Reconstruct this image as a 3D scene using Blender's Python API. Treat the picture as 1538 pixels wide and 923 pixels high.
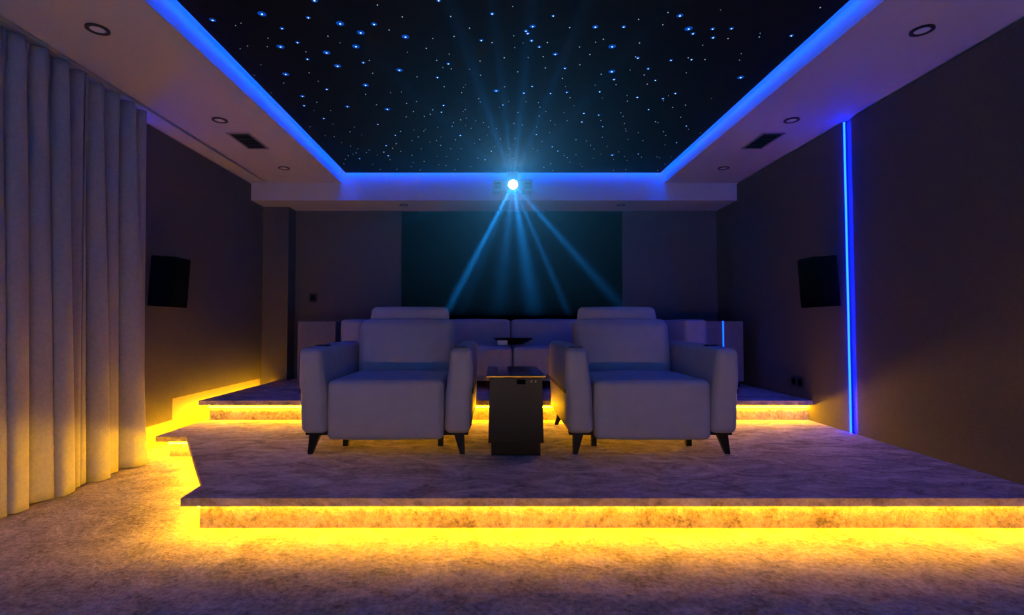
import bpy, bmesh, math, random
from mathutils import Vector, Matrix
random.seed(7)
for o in list(bpy.data.objects): bpy.data.objects.remove(o, do_unlink=True)
scene = bpy.context.scene
C = scene.collection
V = Vector

# ---------------------------------------------------------------- camera / world / exposure
F_PX, CX, CY, HC = 775.0, 742.0, 461.5, 0.91
PITCH = math.atan(25.5 / F_PX)
cd = bpy.data.cameras.new('camera'); cam = bpy.data.objects.new('camera', cd); C.objects.link(cam)
cam.location = (0, 0, HC); cam.rotation_euler = (math.pi / 2 + PITCH, 0, 0)
cd.sensor_width = 36; cd.lens = F_PX / 1538 * 36; cd.shift_x = 27 / 1538
cd.clip_start = 0.02
scene.camera = cam
w = bpy.data.worlds.new('world'); scene.world = w; w.use_nodes = True
w.node_tree.nodes['Background'].inputs[0].default_value = (0, 0, 0, 1)
vs = scene.view_settings
vs.view_transform = 'Standard'; vs.look = 'None'; vs.gamma = 1; vs.use_curve_mapping = False
vs.exposure = 0.4

YELLOW = (1.0, 0.435, 0.002); YEL_E = 380
BLUE = (0.0, 0.062, 1.0); BLUE_E = 29
STRIP_BLUE = (0.0, 0.062, 1.0); STRIP_E = 30
LENS_E = 60
PROJ_W = 2300
HAZE = 0.0008

# room numbers (metres; camera stands at x=0, y=0)
WX = 2.51; YB = 5.79; YF = -2.6; ZC = 2.37
P1, P2 = 0.15, 0.31
TL, TR = -1.575, 1.76            # tray opening
TYB, TYF = 5.29, -1.5
ZS = 2.462                       # star panel
BEAM_Y, BEAM_Z = 5.29, 2.19

def ray(px, py):
    a = (px - CX) / F_PX; b = -(py - CY) / F_PX
    return a, math.cos(PITCH) - b * math.sin(PITCH), math.sin(PITCH) + b * math.cos(PITCH)
def at_z(px, py, z):
    r = ray(px, py); k = (z - HC) / r[2]
    return r[0] * k, r[1] * k

# ---------------------------------------------------------------- materials
def mat(name, col, rough=0.6, metal=0.0, spec=0.5, noise=None, bump=None, sheen=0, coat=0):
    m = bpy.data.materials.new(name); m.use_nodes = True
    nt = m.node_tree; p = nt.nodes['Principled BSDF']
    p.inputs['Base Color'].default_value = (*col, 1); p.inputs['Roughness'].default_value = rough
    p.inputs['Metallic'].default_value = metal; p.inputs['Specular IOR Level'].default_value = spec
    if sheen: p.inputs['Sheen Weight'].default_value = sheen
    if coat: p.inputs['Coat Weight'].default_value = coat
    tc = nt.nodes.new('ShaderNodeTexCoord')
    if noise:
        sc, amt = noise
        n = nt.nodes.new('ShaderNodeTexNoise'); n.inputs['Scale'].default_value = sc; n.inputs['Detail'].default_value = 6
        nt.links.new(tc.outputs['Object'], n.inputs['Vector'])
        r = nt.nodes.new('ShaderNodeValToRGB')
        r.color_ramp.elements[0].position = .3; r.color_ramp.elements[1].position = .7
        r.color_ramp.elements[0].color = (*[c * (1 - amt) for c in col], 1)
        r.color_ramp.elements[1].color = (*[min(1, c * (1 + amt)) for c in col], 1)
        nt.links.new(n.outputs['Fac'], r.inputs['Fac']); nt.links.new(r.outputs['Color'], p.inputs['Base Color'])
    if bump:
        sc, st, di = bump
        n = nt.nodes.new('ShaderNodeTexNoise'); n.inputs['Scale'].default_value = sc; n.inputs['Detail'].default_value = 4
        nt.links.new(tc.outputs['Object'], n.inputs['Vector'])
        b = nt.nodes.new('ShaderNodeBump'); b.inputs['Strength'].default_value = st; b.inputs['Distance'].default_value = di
        nt.links.new(n.outputs['Fac'], b.inputs['Height']); nt.links.new(b.outputs['Normal'], p.inputs['Normal'])
    return m

def carpet_mat(name, stretch, fw, bw, bd):
    m = bpy.data.materials.new(name); m.use_nodes = True
    nt = m.node_tree; L = nt.links; p = nt.nodes['Principled BSDF']
    p.inputs['Roughness'].default_value = 0.95; p.inputs['Specular IOR Level'].default_value = 0.1
    p.inputs['Sheen Weight'].default_value = 0.15
    tc = nt.nodes.new('ShaderNodeTexCoord')
    mp = nt.nodes.new('ShaderNodeMapping'); mp.inputs['Scale'].default_value = stretch
    L.new(tc.outputs['Object'], mp.inputs['Vector'])
    big = nt.nodes.new('ShaderNodeTexNoise'); big.inputs['Scale'].default_value = 5; big.inputs['Detail'].default_value = 8
    big.inputs['Roughness'].default_value = .68; big.inputs['Distortion'].default_value = 1.2
    fine = nt.nodes.new('ShaderNodeTexNoise'); fine.inputs['Scale'].default_value = 48; fine.inputs['Detail'].default_value = 5
    fine.inputs['Roughness'].default_value = .7
    for n in (big, fine): L.new(mp.outputs['Vector'], n.inputs['Vector'])
    mx = nt.nodes.new('ShaderNodeMath'); mx.operation = 'MULTIPLY_ADD'; mx.inputs[1].default_value = fw
    L.new(fine.outputs['Fac'], mx.inputs[0]); 
    m2 = nt.nodes.new('ShaderNodeMath'); m2.operation = 'MULTIPLY'; m2.inputs[1].default_value = bw
    L.new(big.outputs['Fac'], m2.inputs[0]); L.new(m2.outputs[0], mx.inputs[2])
    r = nt.nodes.new('ShaderNodeValToRGB'); e = r.color_ramp.elements
    e[0].position = .50; e[0].color = (.15, .125, .115, 1); e[1].position = .86; e[1].color = (.74, .66, .62, 1)
    x = r.color_ramp.elements.new(.66); x.color = (.42, .355, .325, 1)
    L.new(mx.outputs[0], r.inputs['Fac']); L.new(r.outputs['Color'], p.inputs['Base Color'])
    b = nt.nodes.new('ShaderNodeBump'); b.inputs['Strength'].default_value = 1.0; b.inputs['Distance'].default_value = bd
    L.new(mx.outputs[0], b.inputs['Height']); L.new(b.outputs['Normal'], p.inputs['Normal'])
    return m

def emit(name, col, strength):
    m = bpy.data.materials.new(name); m.use_nodes = True
    nt = m.node_tree; nt.nodes.remove(nt.nodes['Principled BSDF'])
    e = nt.nodes.new('ShaderNodeEmission'); e.inputs[0].default_value = (*col, 1); e.inputs[1].default_value = strength
    nt.links.new(e.outputs[0], nt.nodes['Material Output'].inputs['Surface'])
    return m

M = dict(
    carpet=carpet_mat('plush_carpet', (1, 1, 1), .68, .67, .016),
    carpet_top=carpet_mat('brushed_carpet', (.8, 1.5, 1), .42, .93, .012),
    ceil=mat('white_plaster', (.72, .68, .66), .7, noise=(2, .03)),
    panel=mat('charcoal_fabric_panel', (.098, .092, .098), .85, spec=.2, noise=(180, .25), bump=(400, .15, .002), sheen=.1),
    panel_b=mat('grey_fabric_panel', (.12, .115, .12), .85, spec=.2, noise=(180, .2), bump=(400, .15, .002)),
    base=mat('wall_base_paint', (.30, .27, .23), .7, noise=(4, .05)),
    black=mat('black_velvet', (.003, .003, .004), .95, spec=.0, noise=(60, .2)),
    star=mat('black_star_cloth', (.006, .006, .008), .85, spec=.1, noise=(40, .2)),
    bed=mat('groove_bed_paint', (.16, .16, .2), .5),
    white=mat('white_gloss', (.75, .75, .75), .4),
    leather=mat('pale_grey_leather', (.46, .44, .45), .55, spec=.3, noise=(12, .05), bump=(320, .12, .0015)),
    leather_d=mat('dark_seam', (.03, .03, .035), .6),
    leg=mat('black_metal', (.008, .008, .008), .5, spec=.2),
    curtain=mat('grey_curtain_cloth', (.38, .385, .46), .85, spec=.15, noise=(60, .08), bump=(500, .2, .001), sheen=.2),
    gloss=mat('black_gloss', (.007, .008, .008), .3, spec=.22, noise=(3, .2)),
    glass=mat('dark_glass_top', (.012, .022, .026), .1, spec=.5, noise=(3, .1)),
    box=mat('graphite_cabinet', (.20, .19, .185), .5, noise=(30, .08)),
    spk=mat('black_speaker', (.0016, .0016, .0016), .95, spec=.0, noise=(200, .2)),
    ring=mat('dark_bezel', (.02, .018, .02), .4),
    lampoff=mat('frosted_lens', (.9, .88, .88), .5, noise=(20, .03)),
    vent=mat('dark_vent', (.02, .018, .016), .7),
    frame=mat('vent_frame', (.30, .28, .27), .5),
    proj=mat('projector_shell', (.5, .52, .55), .45, noise=(15, .03)),
    paper=mat('pale_plastic', (.75, .75, .8), .4),
    yellow=emit('warm_yellow_led', YELLOW, YEL_E),
    yellow_up=emit('warm_yellow_step_led', YELLOW, YEL_E * .42),
    yellow_front=emit('warm_yellow_front_led', YELLOW, YEL_E * .62),
    yellow_fill=emit('warm_yellow_fill_led', YELLOW, YEL_E * .29),
    blue=emit('blue_cove_led', BLUE, BLUE_E),
    strip=emit('blue_wall_led', STRIP_BLUE, STRIP_E),
    core=emit('blue_led_tube', (.001, .011, 1.0), 40),
    core_low=emit('blue_led_tube_low', (.001, .05, 1.0), 4),
    core_dim=emit('blue_led_tube_and_reflection', (.001, .03, 1.0), 9),
    lens=emit('projector_lens_light', (.45, .8, 1.0), LENS_E),
    starw=emit('star_white', (.45, .75, 1.0), 1.8),
    stard=emit('star_dim', (.5, .68, .9), .55),
    star_halo=emit('blue_star_halo', (.0, .07, .55), .55),
    screen=mat('matte_white_screen', (.85, .85, .85), .8),
)

# ---------------------------------------------------------------- mesh helpers
def link(name, bm, m, parent=None, smooth=False, loc=None):
    me = bpy.data.meshes.new(name); bmesh.ops.recalc_face_normals(bm, faces=bm.faces); bm.to_mesh(me); bm.free()
    for x in (m if isinstance(m, (list, tuple)) else [m]): me.materials.append(x)
    o = bpy.data.objects.new(name, me); C.objects.link(o)
    if smooth:
        for p in me.polygons: p.use_smooth = True
    if parent: o.parent = parent
    if loc: o.location = loc
    return o
def tag(o, label=None, cat=None, group=None, kind=None):
    if label: o['label'] = label
    if cat: o['category'] = cat
    if group: o['group'] = group
    if kind: o['kind'] = kind
    return o
def empty(name, loc=(0, 0, 0), rz=0):
    o = bpy.data.objects.new(name, None); C.objects.link(o); o.location = loc; o.rotation_euler = (0, 0, rz)
    o.empty_display_size = .1
    return o
def bx(bm, x0, x1, y0, y1, z0, z1):
    v = [bm.verts.new((x, y, z)) for x in (x0, x1) for y in (y0, y1) for z in (z0, z1)]
    for q in ((0, 1, 3, 2), (4, 6, 7, 5), (0, 4, 5, 1), (2, 3, 7, 6), (0, 2, 6, 4), (1, 5, 7, 3)): bm.faces.new([v[i] for i in q])
    return v
def box(*a):
    bm = bmesh.new(); bx(bm, *a); return bm
def prism(bm, pts, z0, z1):
    a = [bm.verts.new((x, y, z0)) for x, y in pts]; b = [bm.verts.new((x, y, z1)) for x, y in pts]
    n = len(pts); bm.faces.new(a[::-1]); bm.faces.new(b)
    for i in range(n): bm.faces.new((a[i], a[(i + 1) % n], b[(i + 1) % n], b[i]))
def bevel(bm, r, seg=2):
    bmesh.ops.bevel(bm, geom=list(bm.edges), offset=r, segments=seg, affect='EDGES', profile=.5)
    return bm
def rbox(bm, c, s, r, puff=(0, 0, 0), k=6, xf=None):
    """rounded, slightly puffed cushion box: centre c, full size s, edge radius r"""
    h = [x / 2 for x in s]
    def coords(hh):
        rr = min(r, hh * .98)
        return sorted(set([round(x, 6) for x in [-hh, -hh + .25 * rr, -hh + .6 * rr, -hh + rr] + [(-hh + rr) + (2 * hh - 2 * rr) * i / k for i in range(1, k)] + [hh - rr, hh - .6 * rr, hh - .25 * rr, hh]]))
    cs = [coords(x) for x in h]; cache = {}
    def vert(p):
        key = tuple(round(x, 5) for x in p)
        if key in cache: return cache[key]
        q = V(p); inner = V([max(-(h[i] - min(r, h[i] * .98)), min(h[i] - min(r, h[i] * .98), p[i])) for i in range(3)])
        d = q - inner
        if d.length > 1e-9: q = inner + d.normalized() * min(r, d.length if r > min(h) else r)
        u = [p[i] / h[i] for i in range(3)]
        for i in range(3):
            a, b = (i + 1) % 3, (i + 2) % 3
            q[i] += puff[i] * u[i] * max(0, 1 - u[a] ** 2) ** .8 * max(0, 1 - u[b] ** 2) ** .8
        q = q + V(c)
        if xf: q = V(xf(q))
        cache[key] = bm.verts.new(q); return cache[key]
    for ax in range(3):
        a, b = (ax + 1) % 3, (ax + 2) % 3
        for sgn in (-1, 1):
            A, B = cs[a], cs[b]
            for i in range(len(A) - 1):
                for j in range(len(B) - 1):
                    ps = []
                    for (x, y) in ((A[i], B[j]), (A[i + 1], B[j]), (A[i + 1], B[j + 1]), (A[i], B[j + 1])):
                        p = [0, 0, 0]; p[ax] = sgn * h[ax]; p[a] = x; p[b] = y; ps.append(vert(p))
                    if sgn < 0: ps.reverse()
                    if len(set(ps)) == 4: bm.faces.new(ps)
    return bm
def RB(c, s, r, puff=(0, 0, 0), k=6, xf=None): return rbox(bmesh.new(), c, s, r, puff, k, xf)
def cyl(bm, c, r, z0, z1, n=28, r2=None):
    r2 = r if r2 is None else r2
    a = [bm.verts.new((c[0] + r * math.cos(2 * math.pi * i / n), c[1] + r * math.sin(2 * math.pi * i / n), z0)) for i in range(n)]
    b = [bm.verts.new((c[0] + r2 * math.cos(2 * math.pi * i / n), c[1] + r2 * math.sin(2 * math.pi * i / n), z1)) for i in range(n)]
    bm.faces.new(a[::-1]); bm.faces.new(b)
    for i in range(n): bm.faces.new((a[i], a[(i + 1) % n], b[(i + 1) % n], b[i]))
def annulus(bm, r0, r1, z0, z1, n=36):
    R = []
    for r, z in ((r1, z1), (r1, z0), (r0, z0), (r0, z1)):
        R.append([bm.verts.new((r * math.cos(2 * math.pi * i / n), r * math.sin(2 * math.pi * i / n), z)) for i in range(n)])
    for k in range(4):
        A, B = R[k], R[(k + 1) % 4]
        for i in range(n): bm.faces.new((A[i], A[(i + 1) % n], B[(i + 1) % n], B[i]))
def lathe(bm, prof, n=32):
    R = [[bm.verts.new((r * math.cos(2 * math.pi * i / n), r * math.sin(2 * math.pi * i / n), z)) for i in range(n)] for r, z in prof]
    for A, B in zip(R, R[1:]):
        for i in range(n): bm.faces.new((A[i], A[(i + 1) % n], B[(i + 1) % n], B[i]))
    bm.faces.new(R[0][::-1]); bm.faces.new(R[-1])
def tube_between(bm, a, b, wa, wb, da=None, db=None):
    """tapered square leg from a (top) to b (bottom)"""
    da = da or wa; db = db or wb
    A = [bm.verts.new((a[0] + sx * wa / 2, a[1] + sy * da / 2, a[2])) for sx, sy in ((-1, -1), (1, -1), (1, 1), (-1, 1))]
    B = [bm.verts.new((b[0] + sx * wb / 2, b[1] + sy * db / 2, b[2])) for sx, sy in ((-1, -1), (1, -1), (1, 1), (-1, 1))]
    bm.faces.new(A); bm.faces.new(B[::-1])
    for i in range(4): bm.faces.new((A[i], B[i], B[(i + 1) % 4], A[(i + 1) % 4]))
def copy_tree(o, parent=None):
    c = o.copy(); C.objects.link(c)
    if parent: c.parent = parent
    for ch in list(o.children): copy_tree(ch, c)
    return c

# ---------------------------------------------------------------- setting: floor and platforms
fl = tag(link('floor', box(-WX - .1, WX + .1, YF - .1, YB + .1, -.1, 0), M['carpet']), kind='structure')

def offset_poly(pts, d):
    """inset an open chain (list of xy) to its left-hand interior by d with mitred corners"""
    out = []
    n = len(pts)
    for i in range(n):
        ns = []
        if i > 0:
            e = (V(pts[i]) - V(pts[i - 1])).normalized(); ns.append(V((-e.y, e.x)))
        if i < n - 1:
            e = (V(pts[i + 1]) - V(pts[i])).normalized(); ns.append(V((-e.y, e.x)))
        if len(ns) == 2:
            b = (ns[0] + ns[1]); b = b / b.length_squared * 2
        else: b = ns[0]
        out.append(tuple(V(pts[i]) + b * d))
    return out
def ribbon(bm, A, B, z0, z1):
    """solid band between chains A and B"""
    n = len(A); vs_ = []
    for a, b in zip(A, B): vs_.append([bm.verts.new((*a, z0)), bm.verts.new((*b, z0)), bm.verts.new((*b, z1)), bm.verts.new((*a, z1))])
    for p, q in zip(vs_, vs_[1:]):
        for k in range(4): bm.faces.new((p[k], p[(k + 1) % 4], q[(k + 1) % 4], q[k]))
    bm.faces.new(vs_[0]); bm.faces.new(vs_[-1][::-1])
def platform(chain, back, z0, top, lip_h, led_in, led_w, nf, lm='yellow', side='yellow'):
    """chain: visible outline, interior on the left; back: closing points"""
    root = tag(empty('floor_platform'), kind='structure')
    slab = bmesh.new(); prism(slab, list(chain) + back, top - .007, top)
    link('carpet_top', slab, M['carpet_top'], root)
    lip = bmesh.new(); ribbon(lip, chain, offset_poly(chain, .012), top - lip_h, top - .007)
    link('edge_lip', lip, M['carpet_top'], root)
    ins = offset_poly(chain, .058)
    r = bmesh.new(); prism(r, ins + back, z0, top - .0072)
    link('riser', r, M['carpet'], root)
    # the strips sit high on the riser, facing out behind the edge lip
    for ci, dr, mm in ((slice(0, nf + 1), led_in, side), (slice(nf, None), led_w, lm)):
        if len(chain[ci]) < 2: continue
        a = offset_poly(chain, .051)[ci]; b = offset_poly(chain, .0572)[ci]
        s = bmesh.new(); ribbon(s, a, b, top - dr - .009, top - dr)
        link('led_strip', s, M[mm], root)['label'] = 'warm yellow light strip under the platform edge'
    return root
ch1 = [(-2.30, 4.15), (-2.30, 3.535), (-2.09, 3.535), (-1.39, 2.482), (-1.372, 2.285), (WX, 2.285)]
pf1 = platform(ch1, [(WX, 4.15)], 0, P1, .035, .053, .017, 4, 'yellow_front', 'yellow_up')
ch2 = [(-2.325, 5.6), (-2.325, 4.085), (WX, 4.085)]
pf2 = platform(ch2, [(WX, YB), (-2.22, YB), (-2.22, 5.6)], 0, P2, .035, .036, .052, 1, 'yellow_up', 'yellow_up')
# open strips washing the side wall along the gap
link('led_strip', box(-2.323, -2.313, 4.13, 5.57, P2 - .041, P2 - .035), M['yellow_up'], pf2)
link('led_strip', box(-2.298, -2.288, 3.60, 4.06, P1 - .041, P1 - .035), M['yellow_up'], pf1)

platform([(WX, -2.05), (-WX, -2.05)], [(-WX, YF), (WX, YF)], 0, P1, .026, .034, .034, 1, 'yellow_fill', 'yellow_fill')   # unseen low stage, added so its yellow strip fills the chair fronts
# ---------------------------------------------------------------- walls
wl = tag(link('wall_left', box(-WX - .15, -WX - .012, YF - .1, YB + .1, -.1, 2.7), M['base']), kind='structure')
pan = bmesh.new()
pts = [(YF, .168), (4.05, .168), (4.05, .332), (5.6, .332), (5.6, ZC - .012), (YF, ZC - .012)]
a = [pan.verts.new((-WX - .012, y, z)) for y, z in pts]; b = [pan.verts.new((-WX, y, z)) for y, z in pts]
pan.faces.new(a); pan.faces.new(b[::-1])
for i in range(6): pan.faces.new((a[i], a[(i + 1) % 6], b[(i + 1) % 6], b[i]))
link('wall_panel', pan, M['panel'], wl)
wr = tag(link('wall_right', box(WX + .03, WX + .15, YF - .1, YB + .1, -.1, 2.7), M['base']), kind='structure')
GY0, GY1 = 3.585, 3.655
def rpanel(y0, y1): link('wall_panel', box(WX, WX + .03, y0, y1, .006, ZC - .012), M['panel'], wr)
rpanel(GY1, YB); rpanel(2.175, GY0); rpanel(.655, 2.105); rpanel(YF, .585)
def wall_strip(parent, x, y0, y1, sgn, z0, z1, tm='core'):
    # a light tube on the far cheek of the groove, glowing on the groove's white bed
    link('groove_bed', box(min(x + sgn * .022, x + sgn * .03), max(x + sgn * .022, x + sgn * .03), y0, y1, z0, z1), M['bed'], parent)
    bm = bmesh.new(); n = 10
    cx, cy, r = x - sgn * .008, y1 - .012, .006
    for i in range(n):
        pass
    A = [bm.verts.new((cx + r * math.cos(2 * math.pi * i / n), cy + r * math.sin(2 * math.pi * i / n), z0 + .004)) for i in range(n)]
    B = [bm.verts.new((v.co.x, v.co.y, z1 - .004)) for v in A]
    bm.faces.new(A[::-1]); bm.faces.new(B)
    for i in range(n): bm.faces.new((A[i], A[(i + 1) % n], B[(i + 1) % n], B[i]))
    link('led_tube', bm, M[tm], parent)['label'] = 'thin bright blue vertical light tube'
wall_strip(wr, WX, GY0, GY1, 1, P1, ZC - .012)
wall_strip(wr, WX, 2.105, 2.175, 1, 0, ZC - .012, 'core_low')
wall_strip(wr, WX, .585, .655, 1, 0, ZC - .012, 'core_low')
# the matching strip on the left wall, hidden behind the curtain end
bm = box(-WX, -WX + .012, 3.60, 3.615, .2, ZC - .02)
link('led_tube', bm, M['core_dim'], wl)

wb = tag(link('wall_back', box(-WX - .1, WX + .1, YB + .03, YB + .15, -.1, 2.7), M['base']), kind='structure')
link('wall_panel', box(-WX, -1.045, YB, YB + .03, 0, BEAM_Z), M['panel_b'], wb)
link('wall_panel', box(1.445, WX, YB, YB + .03, 0, BEAM_Z), M['panel_b'], wb)
link('dark_panel', box(-1.045, 1.445, YB + .012, YB + .03, 0, BEAM_Z), M['black'], wb)['label'] = 'wide black velvet panel between grey panels'
tag(link('wall_pillar', box(-WX - .012, -2.235, 5.585, YB + .03, 0, BEAM_Z), M['panel_b']), kind='structure')
wf = tag(link('wall_front', box(-WX - .1, WX + .1, YF - .15, YF, -.1, 2.7), M['panel']), kind='structure')
sc = empty('projection_screen', (.1, YF + .02, 1.25))
tag(sc, 'large white projection screen in a black frame facing the seats', 'screen')
link('screen_cloth', box(-1.75, 1.75, -.005, .005, -.98, .98), M['screen'], sc)
bm = bmesh.new()
for a in ((-1.83, 1.83, .98, 1.06), (-1.83, 1.83, -1.06, -.98), (-1.83, -1.75, -.98, .98), (1.75, 1.83, -.98, .98)): bx(bm, a[0], a[1], -.012, .015, a[2], a[3])
link('screen_frame', bm, M['spk'], sc)

# ---------------------------------------------------------------- ceiling
ce = tag(link('ceiling', box(-WX - .1, WX + .1, YF - .1, YB + .1, 2.62, 2.72), M['black']), kind='structure')
SL0, SL1 = -2.362, -2.328
link('soffit', box(SL1, TL, YF, TYB, ZC, 2.62), M['ceil'], ce)
link('soffit', box(-WX - .012, SL0, YF, TYB, ZC, 2.62), M['ceil'], ce)
link('track_slot', box(SL0, SL1, YF, TYB, ZC + .045, 2.6), M['black'], ce)
link('soffit', box(TR, WX + .03, YF, TYB, ZC, 2.62), M['ceil'], ce)
link('soffit', box(TL, TR, YF, TYF, ZC, 2.62), M['ceil'], ce)
tag(link('ceiling_beam', box(-WX - .012, WX + .03, BEAM_Y, YB + .03, BEAM_Z, 2.62), M['ceil']), kind='structure')
G = .055
sp = link('star_panel', box(TL + G, TR - G, TYF + G, TYB - G, ZS, ZS + .012), M['star'], ce)
sp['label'] = 'black star ceiling panel inside the blue lit tray'
ZL = ZS + .028
for a in ((TL + .030, TL + .045, TYF + .03, TYB - .03), (TR - .045, TR - .030, TYF + .03, TYB - .03), (TL + .045, TR - .045, TYB - .045, TYB - .030), (TL + .045, TR - .045, TYF + .03, TYF + .045)):
    link('cove_led_strip', box(a[0], a[1], a[2], a[3], ZL, ZL + .004), M['blue'], ce)['label'] = 'blue light strip in the ceiling cove'

# stars: crop origin, scale, then (x, y, size) read off the photograph's ceiling
K1, K2, K3 = 240 / 1538, 280 / 1538, 200 / 1367
STARS = [
 (300, 0, K1, [(124,192,2.5),(599,133,3),(1045,168,2),(792,272,2),(1104,3,2.5),(1352,226,3),(345,244,0),(397,220,0),(657,365,0),(460,440,0),(390,467,0),(778,448,3),(941,408,2),(1234,346,1),(1350,410,0),(1022,496,0),(1221,505,3),(1037,568,2),(589,620,0),(1327,634,3),(828,713,3),(1053,698,1),(808,797,1),(527,722,0),(1223,858,2),(688,890,0),(650,447,0),(1141,780,0)]),
 (520, 0, K1, [(301,46,1),(890,4,2),(539,160,1),(1006,157,1),(1405,131,2),(268,232,2.5),(140,313,3),(93,446,3),(413,286,1),(570,353,3),(1187,269,1),(1038,348,1),(833,368,0),(1300,387,2),(1404,408,1),(770,463,1),(588,500,0),(165,601,2),(223,580,1),(871,578,1),(991,518,0),(983,612,2),(1011,660,1),(1521,553,1),(1288,585,1),(255,702,1),(512,673,3),(682,737,1),(878,744,2),(1189,664,0),(1293,722,1),(187,818,3),(943,832,1),(1148,814,0),(1130,838,0),(1524,833,1),(1444,872,3),(1111,889,1),(530,883,0),(427,889,0),(930,648,0)]),
 (740, 0, K1, [(192,60,0),(582,151,1.5),(741,263,1),(385,253,2.5),(320,296,2),(337,320,2),(374,389,2),(292,412,0),(203,342,0),(212,455,0),(448,449,2),(526,407,1),(112,554,1),(342,552,0),(486,543,1),(602,520,2.5),(836,450,1),(988,258,2.5),(1065,375,1),(991,404,0),(1150,447,3),(935,522,1),(839,621,1),(1261,257,2),(1405,184,1),(1413,412,1),(1376,545,1),(1398,556,2),(1497,659,2),(1322,672,0),(507,651,1),(695,655,2),(241,689,1),(671,752,1),(702,830,0),(380,829,1.5),(1044,712,1),(1147,687,3),(1168,763,2),(1187,813,1),(1458,719,1),(1488,808,1),(986,817,0)]),
 (960, 0, K2, [(238,101,1),(195,202,1),(337,128,2.5),(408,236,3),(444,276,2),(606,237,2),(610,309,2),(762,234,2),(733,316,1),(525,371,0),(671,80,0),(991,303,1),(998,273,0),(842,440,0),(828,494,0),(1256,293,2),(1494,60,1),(262,496,2),(405,475,1),(432,490,1.5),(543,489,1),(389,598,1),(75,566,1.5),(41,617,1),(133,661,1.5),(67,692,1),(837,638,3),(298,767,1)]),
 (400, 130, K3, [(371,97,2.5),(388,194,2),(519,158,1),(490,243,0),(660,243,0),(833,204,2.5),(1020,77,1),(1132,185,1),(1243,231,3),(590,326,2),(685,383,0),(449,411,1),(604,501,0),(697,512,1),(904,414,0),(859,462,1),(980,492,0),(1145,386,1.5),(1325,498,1.5),(773,572,0),(865,608,0),(939,636,1),(889,691,0),(923,678,1),(841,707,1),(813,743,1),(797,790,1),(957,738,2),(1027,674,1),(1056,648,1),(1230,604,2),(1206,670,1.5),(1252,708,2),(1271,748,1),(1296,630,1),(1334,584,1),(1137,700,0),(1092,796,0),(1170,848,0),(1340,848,1)]),
 (580, 130, K3, [(156,53,0),(210,170,1),(312,151,0),(280,254,1),(206,309,1),(478,236,1),(453,282,1),(392,303,1),(589,191,2),(567,260,1.5),(776,60,1),(812,234,1),(790,255,0),(765,339,1),(822,322,0),(691,365,1),(677,404,1),(815,399,0),(872,425,1),(530,415,0),(387,455,1),(403,437,0),(284,443,0),(148,458,1),(329,514,1),(265,553,1),(560,515,0),(517,552,1),(449,567,0),(558,601,1),(361,635,1),(150,663,1),(266,704,1),(280,776,1),(256,820,1),(390,766,1),(349,854,1),(541,800,1),(615,808,1),(663,635,1),(711,544,1),(761,500,2),(770,636,1),(736,746,0),(706,850,1),(620,713,0),(525,713,0),(868,818,1),(943,731,1),(1016,748,1.5),(1080,661,1.5),(1115,612,0),(961,541,1),(907,582,0),(1037,497,0),(1050,412,1),(999,366,1),(920,348,0),(950,122,1),(966,156,0),(1198,186,1.5),(1160,210,0),(1258,150,0),(1130,430,0),(1172,535,1),(1353,262,1),(1312,376,1),(1325,528,1),(1268,636,1),(1243,697,1),(1306,733,1),(1312,597,0)]),
 (760, 130, K3, [(183,65,2),(457,69,1.5),(624,57,2),(657,112,1),(206,154,0),(332,162,1),(347,208,1),(341,300,1),(409,253,0),(595,263,0),(457,347,1),(502,388,1),(627,347,1),(698,194,0),(800,273,2),(778,361,2),(952,290,2),(974,347,1),(993,409,1.5),(988,519,1),(962,51,1.5),(987,115,0),(1245,147,1),(1243,88,0),(1348,109,2),(1178,266,1),(1202,303,1),(1215,377,1),(1226,432,0),(1232,454,1),(1252,540,0),(718,543,1),(826,556,1),(868,602,1),(902,639,1),(976,690,0),(897,733,0),(718,698,1),(474,616,2),(532,659,1.5),(630,727,1),(595,707,0),(655,772,0),(763,789,0),(781,818,1),(460,790,1),(389,826,1),(482,858,1),(312,490,1.5),(315,412,1),(168,392,1),(447,471,0),(370,560,0),(280,632,0),(322,657,0),(1090,701,3),(1105,747,0),(1158,668,1),(1217,715,1),(1243,754,1),(1103,856,1),(1229,850,1),(952,875,0),(1040,610,0)]),
 (930, 130, K3, [(302,234,1.5),(449,122,2),(454,143,0),(576,69,2),(505,91,0),(549,212,1),(681,188,1),(632,312,1),(948,120,0),(373,358,1),(398,368,1),(455,461,1),(478,499,1),(690,403,1.5),(711,436,1),(832,472,1),(589,573,1.5),(243,553,1),(196,471,1),(470,595,0),(196,690,1.5),(228,722,1),(388,719,1),(413,728,0),(535,722,0),(471,793,1),(394,856,1)]),
]
stars = []
for ox, oy, k, L in STARS:
    for x, y, s in L:
        X, Y = at_z(ox + x * k, oy + y * k, ZS)
        if TL + G < X < TR - G and Y < TYB - G - .01: stars.append((s, X, Y))
stars.sort(key=lambda t: -t[0])
def star_mesh(bm, x, y, z, rc, rh, n=10):
    """fibre end: bright core dome; glowing blue collar imitates the halo around it"""
    def ring(r, zz): return [bm.verts.new((x + r * math.cos(2 * math.pi * i / n), y + r * math.sin(2 * math.pi * i / n), zz)) for i in range(n)]
    R0 = ring(rc, z - .0025); tip = bm.verts.new((x, y, z - .004)); R00 = ring(rc, z)
    fs = []
    for i in range(n):
        bm.faces.new((R0[i], R0[(i + 1) % n], tip)); bm.faces.new((R00[i], R00[(i + 1) % n], R0[(i + 1) % n], R0[i]))
    if rh > rc:  # emissive collar stands in for the blue bloom around larger stars
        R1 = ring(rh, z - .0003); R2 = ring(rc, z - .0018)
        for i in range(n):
            f = bm.faces.new((R1[i], R1[(i + 1) % n], R2[(i + 1) % n], R2[i])); f.material_index = 1
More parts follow.
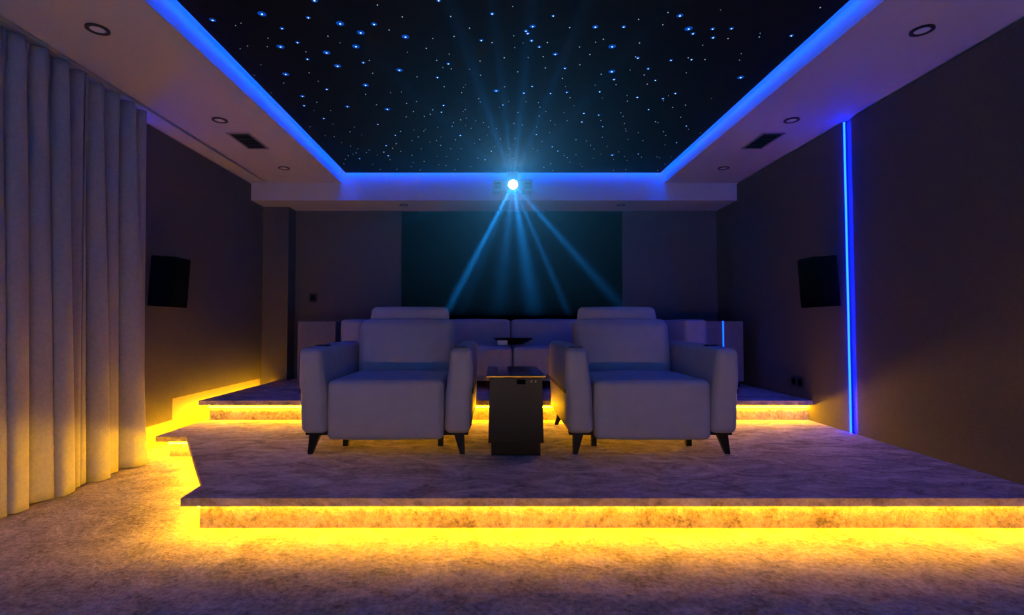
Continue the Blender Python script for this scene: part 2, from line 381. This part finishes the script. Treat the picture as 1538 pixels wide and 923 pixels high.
SIZES = {0: (.0020, 0), 1: (.0030, 0), 1.5: (.0034, .009), 2: (.0038, .012), 2.5: (.0044, .016), 3: (.005, .021)}
smesh = {}
for k, (rc, rh) in SIZES.items():
    bm = bmesh.new(); star_mesh(bm, 0, 0, 0, rc, rh); me = bpy.data.meshes.new('star_light'); bm.to_mesh(me); bm.free()
    me.materials.append(M['starw' if k > 1 else 'stard']); me.materials.append(M['star_halo']); smesh[k] = me
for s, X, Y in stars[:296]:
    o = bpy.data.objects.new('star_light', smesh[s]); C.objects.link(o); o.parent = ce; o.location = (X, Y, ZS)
bm = bmesh.new()
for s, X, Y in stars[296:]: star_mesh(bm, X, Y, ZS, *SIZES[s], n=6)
rs = random.Random(3)
for i in range(130):
    star_mesh(bm, rs.uniform(TL + .1, TR - .1), rs.uniform(TYF + .1, 2.2), ZS, rs.choice((.0022, .0036, .0045)), 0, n=6)
tag(link('tiny_star_lights', bm, [M['stard'], M['star_halo']], ce), kind='stuff')

# ---------------------------------------------------------------- ceiling fittings
def downlight(x, y, z, label, r=.052):
    t = tag(empty('downlight', (x, y, z)), label, 'downlight', 'recessed ceiling downlights')
    bm = bmesh.new(); annulus(bm, r * .66, r, -.006, 0); link('bezel', bm, M['ring'], t)
    bm = bmesh.new(); cyl(bm, (0, 0), r * .66, -.003, 0, 32); link('diffuser', bm, M['lampoff'], t)
for x, y, l in ((-1.96, 2.505, 'unlit round downlight in the soffit above the curtain'), (-1.96, 3.642, 'unlit round downlight beside the vent on the curtain side'),
                (-1.96, 4.772, 'unlit round downlight in the curtain-side soffit near the beam'), (2.125, 2.515, 'unlit round downlight in the soffit well forward of the blue wall strip'),
                (2.127, 3.642, 'unlit round downlight in the blue glow at the wall strip top'), (2.143, 4.772, 'unlit round downlight in the wall-strip-side soffit near the beam')):
    downlight(x, y, ZC, l)
downlight(-.97, 5.49, BEAM_Z, 'small downlight under the beam on the switch side', .045)
downlight(1.36, 5.49, BEAM_Z, 'small downlight under the beam on the wall strip side', .045)
def vent(x0, x1, y0, y1, label):
    t = tag(empty('air_vent', ((x0 + x1) / 2, (y0 + y1) / 2, ZC)), label, 'vent', 'rectangular ceiling air vents')
    w2, d2, f = (x1 - x0) / 2, (y1 - y0) / 2, .016
    bm = bmesh.new()
    for a in ((-w2, w2, -d2, -d2 + f), (-w2, w2, d2 - f, d2), (-w2, -w2 + f, -d2 + f, d2 - f), (w2 - f, w2, -d2 + f, d2 - f)): bx(bm, *a, -.006, 0)
    link('vent_frame', bm, M['frame'], t)
    link('vent_back', box(-w2 + f, w2 - f, -d2 + f, d2 - f, -.0015, 0), M['black'], t)
    n = 12
    for i in range(n):
        y = -d2 + f + (2 * d2 - 2 * f) * (i + .5) / n
        bm = bmesh.new(); v = bx(bm, -w2 + f, w2 - f, y - .006, y + .004, -.004, -.0025); link('slat', bm, M['vent'], t)
vent(-2.042, -1.866, 3.885, 4.243, 'dark rectangular air vent in the soffit on the curtain side')
vent(2.05, 2.224, 3.885, 4.243, 'dark rectangular air vent in the soffit on the wall strip side')

# ---------------------------------------------------------------- curtains
def curtain(y0, y1, label, seed, fold):
    rd = random.Random(seed)
    nf = max(2, round((y1 - y0) / fold)); nu = nf * 22; nv = 44
    jit = [rd.uniform(-.22, .22) for _ in range(nf + 2)]; amp = [rd.uniform(.75, 1.25) for _ in range(nf + 2)]
    skew = [rd.uniform(-.35, .35) for _ in range(nf + 2)]
    bm = bmesh.new(); grid = []
    for j in range(nv + 1):
        v = j / nv; z = .008 + (ZC - .016 - .008) * v; t = 1 - v
        row = []
        for i in range(nu + 1):
            u = i / nu * nf; k = min(nf - 1, int(u)); fr = u - k
            a = amp[k] * (1 - fr) + amp[k + 1] * fr
            fs = fr * fr * (3 - 2 * fr)
            sk = skew[k] * (1 - fs) + skew[k + 1] * fs
            edge = min(1, u / .6, (nf - u) / .6)
            ph = 2 * math.pi * (u + edge * (.10 * math.sin(math.pi * u) * math.sin(u * 1.7 + seed) + .55 * sk * (t ** 1.5)))
            ph = ph + .38 * math.sin(ph)
            ce_ = math.cos(ph)
            # pinched at the head, full and rounded towards the hem
            top_ = .55 * ce_ + .40 * math.cos(2 * ph + .5) + .22 * math.cos(5 * ph)
            bot_ = .72 * ce_ + .42 * math.cos(ph / 2 + seed) - .20 * math.cos(2 * ph + skew[k % 3])
            kx = t ** .6
            d = a * (.034 * top_ * (1 - kx) + .082 * bot_ * kx)
            yy = y0 + (y1 - y0) * i / nu + (.012 + .022 * kx) * math.sin(ph + .7 * skew[k]) * a * (1 if 0 < i < nu else 0)
            x = -2.385 + .05 * t + d
            zz = z + (.006 * math.sin(u * 5.1) if j == 0 else 0)
            row.append(bm.verts.new((x, yy, zz)))
        grid.append(row)
    for j in range(nv):
        for i in range(nu): bm.faces.new((grid[j][i], grid[j][i + 1], grid[j + 1][i + 1], grid[j + 1][i]))
    o = link('curtain', bm, M['curtain'], None, True)
    md = o.modifiers.new('thick', 'SOLIDIFY'); md.thickness = .004
    tag(o, label, 'curtain', 'floor-length curtains along the wall')
    return o
curtain(.9, 2.912, 'wide grey pleated curtain panel hanging to the carpet', 4, .125)
curtain(2.92, 3.455, 'narrow grey pleated curtain panel next to the wall speaker', 9, .125)

# ---------------------------------------------------------------- armchair
def armchair(loc, label, flip):
    t = tag(empty('armchair', loc), label, 'armchair', 'pale recliner armchairs in the front row')
    # local: x right, y back, z up; front of the arms at y=0
    W = .50
    link('base', RB((0, .47, .225), (.70, .80, .19), .02), M['leather'], t, True)
    # seat with tall upholstered front
    def seatx(q):
        return (q.x, q.y, q.z - .012 * max(0, (q.y - .1)))
    link('footrest', RB((0, .055, .262), (.675, .13, .345), .032, (.004, .014, .004), 8), M['leather'], t, True)
    link('seat', RB((0, .37, .375), (.675, .66, .115), .038, (.004, .01, .022), 8), M['leather'], t, True)
    # backrest reclined
    def rec(q):
        d = q.z - .43; return (q.x * (1 + .05 * max(0, d)), q.y + d * .20, q.z)
    link('backrest', RB((0, .74, .585), (.675, .18, .42), .055, (.006, .03, .01), 8, rec), M['leather'], t, True)
    def rec2(q):
        d = q.z - .43; k = (q.z - .72) / .17
        return (q.x * (1.05 - .06 * k), q.y + d * .20, q.z)
    hr = link('headrest', RB((0, .80, .805), (.575, .085, .17), .032, (.003, .012, .004), 6, rec2), M['leather'], t, True)
    for sx in (-.205, .205): link('hinge_bracket', box(sx - .015, sx + .015, .85, .875, .55, .75), M['leg'], hr)
    # arms: lean outward, rounded on top, long dark slot along the outer face
    for s in (-1, 1):
        def armx(q, s=s):
            h = q.z - .13
            lean = .018 * h / .5 * s
            nar = 1.0 - .16 * max(0, (q.z - .42) / .2)
            xc = s * .418
            return (xc + (q.x - xc) * nar + lean + s * .006 * (q.z > .42), q.y - .02 * max(0, (q.z - .3)) , q.z + .018 * max(0, q.y) * max(0, (q.z - .3)) / .32)
        arm = link('arm', RB((s * .418, .46, .372), (.152, .92, .495), .036, (.006, .012, .008), 8, armx), M['leather'], t, True)
        bm = bmesh.new(); bx(bm, -.003, .003, .02, .90, .356, .380)
        for v in bm.verts: v.co.x += s * .5075
        link('side_slot', bm, M['leather_d'], arm)
        bm = bmesh.new(); bx(bm, -.0005, .0025, .02, .90, .380, .385)
        for v in bm.verts: v.co.x = s * (.5085 + abs(v.co.x))
        link('slot_trim', bm, M['frame'], arm)
        if s == flip:
            bm = bmesh.new(); annulus(bm, .034, .044, 0, .006, 28)
            for v in bm.verts: v.co += V((s * .437, .22, .6265))
            link('cup_holder_rim', bm, M['leg'], arm)
            bm = bmesh.new(); cyl(bm, (s * .437, .22), .034, .624, .629, 28); link('cup_holder_well', bm, M['black'], arm)
        else:
            link('control_pad', box(s * .437 - .04, s * .437 + .04, .04, .10, .6235, .6285), M['ring'], arm)
        # legs
        bm = bmesh.new(); bx(bm, s * .33 - .02, s * .33 + .02, .06, .70, .105, .135); bx(bm, min(s * .28, s * .48), max(s * .28, s * .48), .05, .11, .108, .128)
        link('leg_bracket', bm, M['leg'], t)
        bm = bmesh.new(); tube_between(bm, (s * .425, .075, .122), (s * .448, .045, 0), .062, .026, .05, .026); link('leg', bm, M['leg'], t)
        bm = bmesh.new(); tube_between(bm, (s * .415, .86, .14), (s * .452, .93, 0), .055, .024, .05, .024); link('leg', bm, M['leg'], t)
        bm = bmesh.new(); tube_between(bm, (s * .298, .255, .13), (s * .298, .255, 0), .034, .032); link('support_leg', bm, M['leg'], t)
    # seams
    return t
CH_Y = 3.02
armchair((-.633, CH_Y, P1), 'pale grey leather recliner armchair between the console and the curtain', -1)
armchair((.925, CH_Y, P1), 'pale grey leather recliner armchair between the console and the blue wall strip', 1)

# ---------------------------------------------------------------- console table between the chairs
t = tag(empty('console_table', (.127, 3.0, P1)), 'narrow glossy black console table with glass top between the armchairs', 'table')
link('plinth', box(-.143, .143, .025, .60, 0, .076), M['gloss'], t)
bm = bmesh.new(); v = bx(bm, -.16, .16, 0, .63, .076, .452)
for q in v:
    if q.co.z > .3: q.co.x *= .955
bevel(bm, .003, 1); link('body', bm, M['gloss'], t)
link('glass_top', bevel(box(-.172, .172, -.012, .645, .452, .466), .003, 1), M['glass'], t)
cp = link('control_panel', box(.005, .055, -.003, .004, .415, .443), M['spk'], t)
for x in (.085, .11):
    link('indicator', box(x, x + .008, -.002, .004, .425, .437), M['frame'], t)

# ---------------------------------------------------------------- sofa on the upper platform
S0 = (.0, 4.80, P2)
t = tag(empty('sofa', S0), 'long pale grey low sofa on the upper platform behind the armchairs', 'sofa')
xs = [-1.225, -.525, .172, .972, 1.772]
link('base', RB((.2735, .46, .145), (3.0, .84, .15), .02), M['leather'], t, True)
for a, b in zip(xs, xs[1:]):
    w_ = b - a - .012; cx = (a + b) / 2
    link('seat_cushion', RB((cx, .32, .25), (w_, .66, .28), .035, (.003, .01, .012), 6), M['leather'], t, True)
    def rk(q): return (q.x, q.y + (q.z - .38) * .14, q.z)
    link('back_cushion', RB((cx, .56, .49), (w_, .20, .32), .035, (.003, .018, .008), 6, rk), M['leather'], t, True)
link('back_frame', RB((.2735, .78, .36), (3.0, .14, .56), .03), M['leather'], t, True)
link('arm', RB((-1.332, .43, .36), (.20, .86, .57), .035, (.006, .01, .006), 6), M['leather'], t, True)
link('arm', RB((1.882, .43, .36), (.21, .86, .57), .035, (.006, .01, .006), 6), M['leather'], t, True)
for x in (-1.3, .27, 1.85):
    for y in (.08, .8):
        bm = bmesh.new(); tube_between(bm, (x, y, .08), (x, y, 0), .05, .035); link('leg', bm, M['leg'], t)
# oval tray resting over the cushion joint
bm = bmesh.new(); lathe(bm, [(.02, 0), (.10, .006), (.165, .030), (.192, .046), (.198, .050), (.190, .050), (.155, .032), (.10, .014), (.02, .010)], 40)
o = link('tray', bm, M['gloss'], None, True, (.185, 4.80 + .24, P2 + .402)); o.scale = (1, .75, 1.35)
tag(o, 'shallow black oval tray resting across the sofa seat cushions', 'tray')
o = link('card_holder', bevel(box(-.048, .048, -.008, .008, 0, .048), .003, 1), M['paper'], None, False, (.08, 4.80 + .105, P2 + .402))
tag(o, 'small pale box standing against the black tray on the sofa', 'box')

# ---------------------------------------------------------------- subwoofers beside the sofa
def subwoofer(x, y, label, refl):
    t = tag(empty('subwoofer', (x, y, P2)), label, 'subwoofer', 'floor subwoofers beside the sofa')
    link('cabinet', RB((0, .2, .345), (.375, .40, .575), .012, k=2), M['box'], t)
    for sx in (-.14, .14):
        for sy in (.06, .34):
            bm = bmesh.new(); cyl(bm, (sx, sy), .028, 0, .06, 16); link('foot', bm, M['spk'], t)
    if refl:  # emissive bar imitates the reflection of a blue wall strip
        link('reflection_line', box(-.012, -.004, -.004, .004, .10, .631), M['core_dim'], t)['label'] = 'thin glowing line imitating a blue strip reflected in the cabinet front'
    return t
subwoofer(2.19, 4.92, 'graphite subwoofer with an imitated blue reflection, standing past the sofa end', True)
subwoofer(-1.74, 5.06, 'plain graphite subwoofer standing below the wall switch', False)

# ---------------------------------------------------------------- wall speakers, switch, socket
def speaker(sgn, label):
    t = tag(empty('wall_speaker', (sgn * WX, 3.80, 1.222)), label, 'speaker', 'black surround speakers on the side walls')
    b = link('cabinet', bevel(box(-.085, .085, -.10, .10, -.182, .182), .006, 2), M['spk'], t)
    b.location = (-sgn * .115, 0, 0); b.rotation_euler = (0, sgn * math.radians(-3.5), 0)
    g = link('grille', bevel(box(-.004, .004, -.09, .09, -.172, .172), .003, 1), M['black'], b)
    g.location = (-sgn * .088, 0, 0)
    link('wall_bracket', box(min(0, -sgn * .05), max(0, -sgn * .05), -.03, .03, -.05, .05), M['leg'], t)
speaker(-1, 'black box speaker on the wall just past the curtain')
speaker(1, 'black box speaker on the wall next to the blue light strip')
t = tag(empty('wall_switch', (-2.03, YB, 1.208)), 'black square wall switch on the grey back panel', 'switch')
link('plate', bevel(box(-.046, .046, -.009, 0, -.052, .052), .003, 1), M['ring'], t)
link('rocker', box(-.028, .028, -.012, -.009, -.03, .03), M['spk'], t)
link('indicator', box(.02, .024, -.0125, -.0095, .018, .022), M['frame'], t)
t = tag(empty('wall_socket', (WX, 4.28, .437)), 'black double wall socket low beside the upper platform', 'socket')
link('plate', bevel(box(-.009, 0, -.09, .09, -.047, .047), .003, 1), M['ring'], t)
for y in (-.045, .045):
    bm = bmesh.new(); cyl(bm, (0, 0), .027, 0, .004, 20); o = link('socket_face', bm, M['spk'], t); o.rotation_euler = (0, -math.pi / 2, 0); o.location = (-.009, y, 0)

# ---------------------------------------------------------------- projector
LX, LY, LZ = .19, 5.14, 2.312
t = tag(empty('projector', (LX, LY, LZ)), 'ceiling projector with a glaring lens in front of the beam', 'projector')
link('body', bevel(box(-.20, .20, .02, .148, -.062, .062), .012, 2), M['proj'], t)
link('mount_bracket', box(-.05, .05, .06, .13, .062, ZS - LZ), M['proj'], t)
def ycyl(name, r0, r1, y0, y1, m, parent, ann=True):
    bm = bmesh.new()
    if ann: annulus(bm, r0, r1, 0, y1 - y0, 32)
    else: cyl(bm, (0, 0), r1, 0, y1 - y0, 32)
    o = link(name, bm, m, parent); o.rotation_euler = (math.pi / 2, 0, 0); o.location = (0, y1, 0); return o
ycyl('lens_ring', .047, .056, -.008, .021, M['proj'], t)
ycyl('lens', 0, .046, -.004, .020, M['lens'], t, False)
for sx in (-.15, .15):
    bm = bmesh.new()
    for i in range(5): bx(bm, sx - .03, sx + .03, .0185, .0205, -.03 + i * .014, -.024 + i * .014)
    link('vent_grille', bm, M['vent'], t)
# the projector's own beam: a spot with a picture of bright streaks in it, thrown at the screen
ld = bpy.data.lights.new('projector_beam', 'SPOT'); lo = bpy.data.objects.new('projector_beam', ld); C.objects.link(lo)
lo.parent = t; lo.location = (0, -.02, 0)
aim = V((-.095, YF, .20)) - V((LX, LY - .02, LZ)); lo.rotation_euler = aim.to_track_quat('-Z', 'Y').to_euler()
ld.energy = PROJ_W; ld.color = (1, 1, 1); ld.spot_size = math.radians(30); ld.spot_blend = .5; ld.shadow_soft_size = .01
ld.use_nodes = True; nt = ld.node_tree; L = nt.links
em = nt.nodes.get('Emission')
tc = nt.nodes.new('ShaderNodeTexCoord'); sx = nt.nodes.new('ShaderNodeSeparateXYZ'); L.new(tc.outputs['Normal'], sx.inputs[0])
at = nt.nodes.new('ShaderNodeMath'); at.operation = 'ARCTAN2'; L.new(sx.outputs['Y'], at.inputs[0]); L.new(sx.outputs['X'], at.inputs[1])
def mth(op, a, b=None):
    n = nt.nodes.new('ShaderNodeMath'); n.operation = op
    for i, q in enumerate((a, b)):
        if q is None: continue
        if isinstance(q, (int, float)): n.inputs[i].default_value = q
        else: L.new(q, n.inputs[i])
    return n.outputs[0]
tot = None
for dx, dy, amp, wd in ((-340, -635, 1.0, .013), (75, -450, .26, .05), (250, -575, .34, .012), (260, -290, .36, .018), (-60, -500, .10, .05), (-180, -420, .08, .03),
                        (-90, 250, .07, .03), (-30, 260, .06, .02), (30, 270, .07, .03), (100, 240, .06, .02), (180, 200, .03, .02), (-200, 180, .03, .02),
                        (-300, 60, .03, .02), (300, 40, .03, .02), (-280, -90, .04, .02), (320, -80, .04, .03)):
    q = mth('COSINE', mth('SUBTRACT', at.outputs[0], math.atan2(dy, -dx)))
    q = mth('MULTIPLY', mth('EXPONENT', mth('MULTIPLY', mth('SUBTRACT', q, 1.0), 1 / wd ** 2)), amp)
    tot = q if tot is None else mth('ADD', tot, q)
mixc = nt.nodes.new('ShaderNodeMix'); mixc.data_type = 'RGBA'; mixc.clamp_factor = True
mixc.inputs['A'].default_value = (.08, .47, 1.0, 1); mixc.inputs['B'].default_value = (.2, 5.2, 17, 1)
L.new(tot, mixc.inputs['Factor']); L.new(mixc.outputs['Result'], em.inputs['Color'])

# ---------------------------------------------------------------- haze in the room air
if HAZE:
    bm = bmesh.new()
    prof = [(.3, .95), (2.9, .95), (3.0, 1.058), (4.2, 1.058), (4.3, .99), (LY - .02, .99), (LY - .02, ZC - .015), (.3, ZC - .015)]
    a = [bm.verts.new((-1.85, y, z)) for y, z in prof]; b = [bm.verts.new((2.05, y, z)) for y, z in prof]
    bm.faces.new(a); bm.faces.new(b[::-1])
    for i in range(len(prof)): bm.faces.new((a[i], a[(i + 1) % len(prof)], b[(i + 1) % len(prof)], b[i]))
    m = bpy.data.materials.new('thin_haze'); m.use_nodes = True; nt = m.node_tree
    nt.nodes.remove(nt.nodes['Principled BSDF'])
    vsn = nt.nodes.new('ShaderNodeVolumeScatter'); vsn.inputs['Density'].default_value = HAZE; vsn.inputs['Anisotropy'].default_value = .75
    nt.links.new(vsn.outputs[0], nt.nodes['Material Output'].inputs['Volume'])
    tag(link('haze', bm, m), 'thin haze in the air catching the projector beam', 'haze', kind='stuff')
